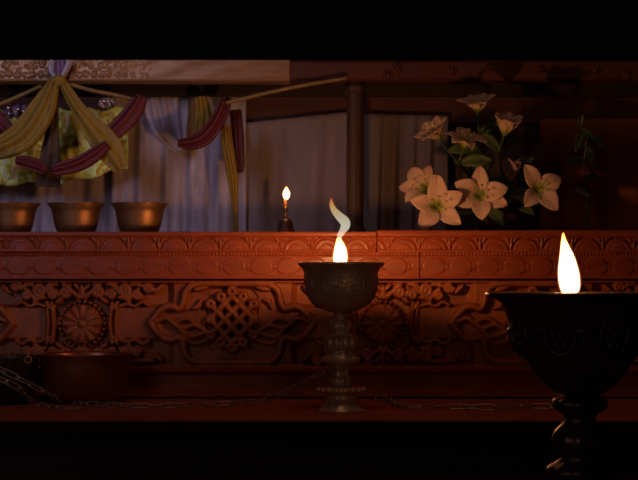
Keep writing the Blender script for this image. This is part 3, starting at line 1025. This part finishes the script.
# wandering tip of the flame
tip = [(339.0, 240, 1.8), (339.8, 235.5, 2.6), (342.6, 231, 3.3), (345.2, 226, 4.6), (344.6, 221.5, 5.0), (339.6, 216.5, 4.2), (334.6, 211, 3.2), (332.2, 206, 2.4), (331.4, 202, 1.7), (331.3, 198, 0.5)]
pp = smooth_path(tip, 7)
base = world_loc(lamp)
mt = flame_mat('flame_tip_glow', [(0, (1, 0.85, 0.6)), (0.35, (0.85, 0.80, 0.62)), (0.55, (0.75, 0.66, 0.42)), (0.8, (0.8, 0.5, 0.12)), (0.9, (0.9, 0.25, 0.05)), (1, (0.6, 0.06, 0.01))],
               P(0, 240, DCH).z - base.z, P(0, 198, DCH).z - base.z, 0.34)
mb = MB(); mb.tube([P(p[0], p[1], DCH) for p in pp], [max(0.1, p[2]) * s for p in pp], 14, flat=1.0)
mb.build('flame_tip', mt, lamp)
point('flame_light', P(340, 250, DCH), 3.7, FIRE, 0.009)

# ------------------------------------------------------------------ big lamp in front
DF = 1.70
s = DF / F
c = P(580, 0, DF)
STEP_Z = P(0, 292, DF).z - 0.255
c.z = STEP_Z
front = thing('butter_lamp', 'large dark bronze butter lamp burning close in front at the right', 'butter lamp', c)
z = lambda py: (HOR - py) * s + ZC - STEP_Z
cup = LP([(0.2, 397), (16, 397), (22, 394), (29, 389), (39, 380), (50, 366), (61.5, 348), (69.5, 329), (74.5, 313), (78.5, 303), (86, 298), (93, 295.6), (94, 294), (93, 292.2), (90, 292.2),
          (83, 297), (77, 306), (67, 325), (54, 355), (27, 383), (0.2, 388)])
mb = MB(); mb.lathe(cup, c, 96); mb.build('cup', M['bronze'], front)
mb = MB(); mb.lathe(LP([(92.4, 295.8), (94.6, 295), (94.6, 293), (92.6, 292), (91.2, 292.6)]), c, 96); mb.build('rim', M['bronze'], front)
emboss(front, c, 8, 334, 67.5 * s, DF, 0.019, M['bronze'], a_off=-PI / 2 + 0.35)
stem = LP([(0.2, 398), (22, 397), (27, 400), (28, 405), (24, 410), (17, 414), (15, 420), (20, 426), (27, 433), (29, 442), (24, 452), (18, 458), (26, 463), (34, 468), (35, 473), (28, 478), (16, 484), (14, 492), (0.2, 493)])
mb = MB(); mb.lathe(stem, c, 48, wob=lambda a, r, zz: (0.001 * math.sin(10 * a) if r > 0.02 else 0)); mb.build('stem', M['bronze'], front)
foot = LP([(0.2, 491), (16, 492), (34, 497), (42, 501), (43, 504), (34, 508), (36, 518), (44, 527), (52, 533), (55, 535)])
foot += [(55 * s, 0.0), (0.0002, 0.0)]
mb = MB(); mb.lathe(foot, c, 64); mb.build('foot', M['bronze'], front)
mb = MB(); mb.lathe(LP([(0.2, 293.2), (40, 293.0), (84, 293.6), (88.5, 294.6)]), c, 72); mb.build('butter', M['butter'], front)
mb = MB(); mb.tube([P(570, 297, DF), P(570, 292, DF), P(571, 289, DF)], U(1.6, DF), 8); mb.build('wick', M['wick'], front)
flame(front, [(570.5, 293.6, 6), (570.2, 289, 9), (569.3, 280, 10.2), (568.2, 270, 9.6), (567, 259, 7.4), (565.2, 249, 4.6), (563.8, 241, 2.4), (563.2, 233, 0.4)], DF, scale_out=1.06, name='flame', strength=3.0)
point('flame_light', P(569.5, 277, DF), 0.22, FIRE, 0.010)
point('flame_light', P(566.5, 250, DF), 0.48, FIRE, 0.010)
# low step the front lamp stands on (below the frame)
mb = MB(); mb.box((-0.55, 1.45, 0.0), (0.75, 2.05, STEP_Z), 0.006)
tag(mb.build('offering_bench', M['darkwood'], smooth=False), 'dark wooden bench under the large bronze lamp in front of the altar', 'bench')

# ------------------------------------------------------------------ small lamp on the ledge
DSM = 2.95
s = DSM / F
c = P(285.5, 0, DSM); c.z = LZ
small = thing('oil_lamp', 'small slender lamp burning on the ledge before the pale curtain', 'lamp', c)
z = lambda py: (HOR - py) * s + ZC - LZ
zb = HOR - (LZ - ZC) / s
mb = MB(); mb.lathe(LP([(0.2, zb), (11, zb), (11, zb - 2), (9, zb - 5), (7.5, 224), (6.5, 220), (3, 218), (0.2, 218)]), c, 32); mb.build('base', M['bronze'], small)
mb = MB(); mb.lathe(LP([(1.6, 219), (1.6, 216), (2.3, 215), (1.5, 214), (1.5, 211), (2.2, 210), (2.8, 208), (2.6, 206.5), (0.2, 206.5)]), c, 20); mb.build('stem', M['brass'], small)
mb = MB(); mb.lathe(LP([(0.2, 207), (1.5, 207), (1.5, 199), (1.0, 198), (0.2, 198)]), c, 16); mb.build('candle', M['wax'], small)
flame(small, [(286, 199, 1.6), (286.2, 196.5, 2.8), (286.4, 193.5, 3.2), (286.4, 190.5, 2.2), (286.4, 187, 0.4)], DSM, scale_out=1.15, name='flame', strength=4.0)
point('flame_light', P(286, 192, DSM - 0.012), 0.06, FIRE, 0.004)

# ------------------------------------------------------------------ chains
def link_mesh(L=0.027, W=0.0085, r=0.0012):
    mb = MB()
    pts = []
    h = (L - W) / 2
    for i in range(9):
        a = -PI / 2 + PI * i / 8
        pts.append(Vector((h + W / 2 * math.cos(a), W / 2 * math.sin(a), 0)))
    for i in range(9):
        a = PI / 2 + PI * i / 8
        pts.append(Vector((-h + W / 2 * math.cos(a), W / 2 * math.sin(a), 0)))
    mb.tube(pts, r, 6, closed=True)
    return mb
LINK = None
def chain(label, pts3, spacing=0.0222, name='chain'):
    global LINK
    pp = [Vector(p) for p in smooth_path(pts3, 24)]
    t = thing(name, label, 'chain', pp[len(pp) // 2], 'steel chains on the lower shelf')
    base = t.location
    acc = 0; nxt = spacing / 2; k = 0
    for i in range(1, len(pp)):
        seg = pp[i] - pp[i - 1]; L = seg.length
        while acc + L >= nxt:
            q = pp[i - 1] + seg * ((nxt - acc) / max(L, 1e-9))
            d = seg.normalized()
            up = Vector((0, 0, 1))
            side = d.cross(up).normalized(); up = side.cross(d)
            roll = (0.5 if k % 2 else -0.95) + 0.25 * math.sin(k * 2.1)
            yv = side * math.cos(roll) + up * math.sin(roll)
            zv = d.cross(yv)
            m4 = Matrix((( d.x, yv.x, zv.x, 0), (d.y, yv.y, zv.y, 0), (d.z, yv.z, zv.z, 0), (0, 0, 0, 1)))
            if LINK is None:
                mb = link_mesh()
                o = mb.build('link', M['steel'], t)
                for v in o.data.vertices:
                    v.co += Vector(t.location)   # stored around the link's own centre
                LINK = o
            else:
                o = LINK.copy(); C.objects.link(o); o.parent = t
            o.matrix_local = Matrix.Translation(q - base) @ m4
            k += 1
            nxt += spacing
        acc += L
    return t
def S(px, py):
    """a point lying on the shelf seen at (px, py)"""
    D = 2.35 * 138.0 / (py - HOR)
    p = P(px, py, D); p.z = SHELF_Z + 0.0045
    return p
chain('long-linked steel chain from the left edge along the shelf up to the silver lamp',
      [P(-22, 358, 2.50), P(0, 369, 2.505), P(22, 380, 2.515), P(44, 391.5, 2.53), S(66, 404.2), S(95, 407), S(135, 408.5), S(180, 408), S(225, 406.5), P(262, 400.5, 2.53), P(290, 389, 2.51), P(318, 374.5, 2.485), P(331, 369.5, 2.465)])
chain('short steel chain end hanging beneath the long chain at the left edge', [P(-20, 370, 2.488), P(0, 379, 2.49), P(18, 388, 2.50), S(38, 407), S(62, 411.5), S(88, 411)])
chain('steel chain lying on the shelf to the right of the silver lamp', [S(376, 400.5), S(388, 402), S(400, 408), S(415, 410), S(450, 409.5), S(490, 410), S(530, 409), S(566, 409.5), S(610, 409)])

# ------------------------------------------------------------------ lilies
vase_c = P(502, 0, 2.90); vase_c.z = LZ
t = thing('flower_vase', 'low dark glazed vase on the ledge hidden among the lilies', 'vase', vase_c)
mb = MB()
mb.lathe([(0.0005, 0), (0.026, 0), (0.029, 0.003), (0.037, 0.016), (0.038, 0.028), (0.030, 0.040), (0.026, 0.045), (0.029, 0.050), (0.027, 0.051), (0.023, 0.045), (0.027, 0.038), (0.0005, 0.03)], vase_c, 40)
mb.build('vase_body', M['vase'], t)
mb = MB(); mb.lathe([(0.0262, 0.0445), (0.0275, 0.046), (0.0262, 0.0475)], vase_c, 40); mb.build('collar', M['vase'], t)
MOUTH = vase_c + Vector((0, 0, 0.046))


def petal_verts(Lp, W, opening, recurve, az, twist=0.0, nu=14, nv=9):
    V = []
    for i in range(nu):
        u = i / (nu - 1)
        # centre line in (radial, axial)
        r = Lp * (0.05 + opening * (0.30 * u + 0.70 * u ** 1.7))
        zz = Lp * (0.95 * (1 - 0.45 * opening) * u - recurve * max(0, u - 0.45) ** 2 * 2.2)
        w = W * (max(0.0, math.sin(PI * min(1, 0.04 + 0.96 * u) ** 1.15)) ** 0.72) + 0.0003
        for j in range(nv):
            v = j / (nv - 1) * 2 - 1
            lat = v * w
            cup = (v * v) * w * 0.35 * (1 - 0.5 * u) - 0.0012 * math.exp(-(v * 5) ** 2)
            wav = 0.0013 * math.sin(u * 9 + az * 3) * v * v
            rr = r - cup * 0.45 * (1 - opening * 0.6)
            z2 = zz + cup * 0.8 * opening + wav + twist * v * w
            x = rr * math.cos(az) - lat * math.sin(az)
            y = rr * math.sin(az) + lat * math.cos(az)
            V.append(Vector((x, y, z2)))
    return V, grid_faces(nu, nv)


def axis_matrix(ax, roll):
    zv = Vector(ax).normalized()
    a = Vector((0, 0, 1)) if abs(zv.z) < 0.95 else Vector((0, 1, 0))
    xv = a.cross(zv).normalized()
    yv = zv.cross(xv)
    R = Matrix(((xv.x, yv.x, zv.x), (xv.y, yv.y, zv.y), (xv.z, yv.z, zv.z)))
    return R @ Matrix.Rotation(roll, 3, 'Z')


def lily(px, py, D, axis, roll, size_px, opening, recurve, label, angs=None, stamens=True, wide=1.0):
    base = P(px, py, D)
    t = thing('lily', label, 'flower', base, 'white lilies on the ledge')
    R = axis_matrix(axis, roll)
    Lp = U(size_px, D)
    rr = random.Random(int(px * 7 + py))
    angs = [math.radians(a) for a in angs] if angs else [2 * PI * k / 6 for k in range(6)]
    for k, az in enumerate(angs):
        inner = k % 2
        V, Fg = petal_verts(Lp * rr.uniform(0.93, 1.06), Lp * wide * (0.33 if inner else 0.285), opening * rr.uniform(0.93, 1.05), recurve * rr.uniform(0.8, 1.3), az + rr.uniform(-0.06, 0.06), rr.uniform(-0.1, 0.1))
        o = obj('petal', [base + R @ (v + Vector((0, 0, 0.0015 * (inner - 0.5)))) for v in V], Fg, M['petal'], t)
        solid(o, 0.0008)
    if stamens:
        for k in range(6):
            a = 2 * PI * k / 6 + 0.4
            mb = MB()
            tip = Vector((Lp * 0.26 * math.cos(a), Lp * 0.26 * math.sin(a), Lp * 0.62))
            mid = Vector((Lp * 0.09 * math.cos(a), Lp * 0.09 * math.sin(a), Lp * 0.34))
            pts = [base + R @ Vector(p) for p in smooth_path([(0, 0, 0), mid, tip], 5)]
            mb.tube(pts, 0.0005, 5)
            o = mb.build('stamen', M['stamen'], t)
            mb = MB()
            e = Vector((-math.sin(a), math.cos(a), 0)) * 0.0028
            mb.tube([base + R @ (tip - e), base + R @ tip, base + R @ (tip + e)], [0.0005, 0.0010, 0.0005], 6)
            an = obj('anther', mb.V, mb.F, M['anther'], t)
            an.parent = o; an.location = (0, 0, 0)
    # stem from the back of the flower to the vase
    back = base - (R @ Vector((0, 0, 1))) * 0.004
    j = Vector((rr.uniform(-0.012, 0.012), rr.uniform(-0.008, 0.012), 0))
    m1 = back - (R @ Vector((0, 0, 1))) * 0.022 + Vector((0, 0.012, -0.004))
    foot = MOUTH + j
    m2 = (m1 + foot) / 2 + Vector((0, 0.018, 0))
    pts = [Vector(p) for p in smooth_path([base, back, m1, m2, foot, foot - Vector((0, 0, 0.008))], 6)]
    mb = MB(); mb.tube(pts, [0.0026] + [0.0017] * (len(pts) - 1), 7); mb.build('stem', M['leaf'], t)
    return t, pts, rr


def leaf_mesh(a, d, L, W, droop, rr):
    """lance-shaped leaf from a, along d"""
    d = Vector(d).normalized()
    side = d.cross(Vector((0, -1, 0.3)))
    if side.length < 0.1:
        side = Vector((1, 0, 0))
    side.normalize()
    nrm = side.cross(d)
    V = []
    nu, nv = 14, 5
    for i in range(nu):
        u = i / (nu - 1)
        cpt = a + d * (L * u) + Vector((0, 0, -droop * L * u * u))
        w = W * math.sin(PI * min(1, 0.05 + 0.95 * u)) ** 0.8 + 0.0002
        for j in range(nv):
            v = j / (nv - 1) * 2 - 1
            V.append(cpt + side * (v * w) + nrm * (abs(v) * w * 0.35))
    return V, grid_faces(nu, nv)


def add_leaves(t, pts, rr, spec, m='leaf'):
    for (fr, dx, dz, dy, Lpx, Wpx) in spec:
        a = pts[int(fr * (len(pts) - 1))]
        V, Fg = leaf_mesh(a, (dx, dy, dz), U(Lpx, 2.9), U(Wpx, 2.9), 0.25, rr)
        solid(obj('leaf', V, Fg, M[m], t), 0.0006)

# axis: (x, y towards back, z); y = -1 faces the camera
t, p, r = lily(436, 207, 2.80, (0.08, -1, 0.10), 0.0, 31, 0.92, 0.25, 'white lily lowest at left, facing front, petals over the ledge edge', [27, 92, 168, 232, 322])
add_leaves(t, p, r, [(0.5, 0.5, 0.1, -0.2, 30, 5)])
t, p, r = lily(426, 191, 2.86, (-0.45, -0.75, 0.45), 0.0, 28, 0.85, 0.35, 'white lily tucked behind the lowest left lily, facing up left', [80, 130, 180, 232, 20])
t, p, r = lily(479, 196, 2.82, (0.02, -1, 0.12), 0.0, 30, 0.90, 0.3, 'white lily in the low middle, facing front with a green throat', [92, 14, 335, 272, 205, 156])
add_leaves(t, p, r, [(0.5, 0.4, -0.3, -0.4, 34, 6), (0.6, -0.7, 0.0, -0.2, 40, 6)])
t, p, r = lily(537, 190, 2.84, (0.15, -0.9, 0.18), 0.0, 29, 0.90, 0.4, 'white lily furthest right, four broad petals spread, above the ledge', [124, 24, 233, 303])
add_leaves(t, p, r, [(0.6, 0.3, -0.1, -0.5, 30, 6), (0.5, 0.6, 0.3, 0.1, 36, 5)])
t, p, r = lily(478, 112, 2.88, (-0.15, -0.40, 1), 0.3, 29, 0.62, 0.30, 'white lily at the very top of the bunch, seen from the side', wide=0.82)
add_leaves(t, p, r, [(0.45, 0.5, 0.5, 0.0, 36, 6), (0.6, -0.6, 0.3, -0.1, 40, 6)])
t, p, r = lily(504, 135, 2.85, (0.2, -0.45, 1), 0.0, 31, 0.46, 0.15, 'white lily at upper right, trumpet shaped, seen from the side', wide=0.82)
add_leaves(t, p, r, [(0.4, -0.4, 0.5, 0.0, 34, 6), (0.55, 0.6, 0.4, 0.0, 40, 6)])
t, p, r = lily(440, 138, 2.85, (-0.6, -0.45, 0.65), 0.7, 29, 0.60, 0.2, 'white lily at upper left, tilted to the left, seen from the side', wide=0.82)
add_leaves(t, p, r, [(0.4, 0.8, 0.2, 0.0, 36, 6), (0.6, 0.3, 0.6, 0.1, 40, 6)])
t, p, r = lily(464, 147, 2.83, (0.15, -0.45, 0.9), 0.5, 28, 0.74, 0.45, 'white lily in the upper middle below the topmost, opening upward', wide=0.82)
add_leaves(t, p, r, [(0.4, 0.6, 0.2, -0.1, 34, 7), (0.65, -0.8, 0.3, 0.0, 36, 6), (0.5, 0.5, 0.6, 0.0, 40, 6)])

# closed mauve bloom
base = P(511, 180, 2.885)
t = thing('lily', 'closed mauve lily bud in the middle of the bunch', 'flower', base, 'white lilies on the ledge')
R = axis_matrix((0.05, -0.2, 1), 0.3)
for k in range(5):
    V, Fg = petal_verts(U(27, 2.885), U(8.5, 2.885), 0.30, 0.0, 2 * PI * k / 5)
    solid(obj('petal', [base + R @ v for v in V], Fg, M['bud'], t), 0.0008)
pts = [Vector(q) for q in smooth_path([base, base + Vector((0, 0.004, -0.012)), MOUTH + Vector((0.004, 0, 0.01)), MOUTH - Vector((0, 0, 0.008))], 6)]
mb = MB(); mb.tube(pts, 0.0018, 7); mb.build('stem', M['leaf'], t)
add_leaves(t, pts, random.Random(5), [(0.3, -0.8, 0.2, -0.2, 34, 8), (0.5, 0.8, 0.0, -0.3, 36, 8), (0.6, -0.2, -0.1, -1, 24, 8), (0.5, 0.2, 0.9, -0.1, 40, 6)])

# leafy sprig to the right of the lilies
t = thing('leafy_sprig', 'dark leafy green sprig standing right of the lilies', 'plant', P(585, 0, 3.0).to_3d().lerp(P(585, 0, 3.0), 0))
t.location.z = LZ
pts = [Vector(q) for q in smooth_path([(*P(585, 0, 3.0)[:2], LZ), P(588, 200, 3.0), P(584, 170, 2.99), P(586, 140, 2.98), P(580, 126, 2.98)], 8)]
mb = MB(); mb.tube(pts, 0.0018, 7); mb.build('stem', M['darkleaf'], t)
add_leaves(t, pts, random.Random(9), [(1.0, 0.1, 1, -0.2, 16, 3), (0.95, 0.6, -0.5, -0.3, 22, 4), (0.9, -0.4, -0.8, -0.2, 20, 4), (0.8, 0.8, -0.3, -0.3, 24, 5),
                                      (0.7, 0.5, -0.8, -0.3, 22, 4), (0.6, -0.7, -0.1, 0.2, 18, 4), (0.45, 0.7, 0.1, 0.2, 22, 4), (0.3, -0.6, 0.5, 0.2, 20, 4)], 'darkleaf')

# ------------------------------------------------------------------ window daylight from high left, then added fill lights
def area(name, loc, target, w, size, col):
    l = bpy.data.lights.new(name, 'AREA')
    l.shape = 'RECTANGLE'; l.size = size[0]; l.size_y = size[1]
    l.energy = w; l.color = col
    o = bpy.data.objects.new(name, l); C.objects.link(o)
    o.location = loc
    d = Vector(target) - Vector(loc)
    o.rotation_euler = d.to_track_quat('-Z', 'Y').to_euler()
    return o
wl = area('window_daylight', (-1.05, 1.05, 1.78), (-0.46, 3.1, 1.27), 0.48, (0.5, 0.7), (0.82, 0.70, 1.0))
wl.data.spread = 0.55
area('overhead_warm_fill', (0.05, 1.75, 3.0), (0.05, 2.65, 0.9), 2.4, (0.5, 0.5), (1.0, 0.50, 0.28))  # added warm fill from above for shelf and cloth, not a real lamp
area('front_left_fill', (-1.1, -0.2, 1.15), (0.0, 2.4, 0.95), 1.0, (0.35, 0.7), (1.0, 0.74, 0.74))  # added fill from the camera side, gives glints on the lamps; no doorway known

w = bpy.data.worlds.new('dim_room')
bpy.context.scene.world = w
w.use_nodes = True
w.node_tree.nodes['Background'].inputs['Color'].default_value = (0.010, 0.006, 0.006, 1)
w.node_tree.nodes['Background'].inputs['Strength'].default_value = 0.1

# ------------------------------------------------------------------ camera
cam = bpy.data.cameras.new('camera')
cam.sensor_fit = 'HORIZONTAL'
cam.sensor_width = 36.0
cam.lens = 36.0 * F / 638.0
cam.shift_y = (HOR - 240.0) / 638.0
cam.clip_start = 0.05
cam.dof.use_dof = True
cam.dof.focus_distance = 2.25
cam.dof.aperture_fstop = 15.0
co = bpy.data.objects.new('camera', cam)
C.objects.link(co)
co.location = (0, 0, ZC)
co.rotation_euler = (PI / 2, 0, 0)
sc = bpy.context.scene
sc.camera = co
sc.view_settings.view_transform = 'Standard'
sc.view_settings.look = 'None'
sc.view_settings.gamma = 1
sc.view_settings.exposure = -0.25
sc.view_settings.use_curve_mapping = False
try:
    sc.cycles.use_denoising = True
    sc.cycles.sample_clamp_indirect = 3.0
    sc.cycles.caustics_reflective = False
    sc.cycles.caustics_refractive = False
except Exception:
    pass
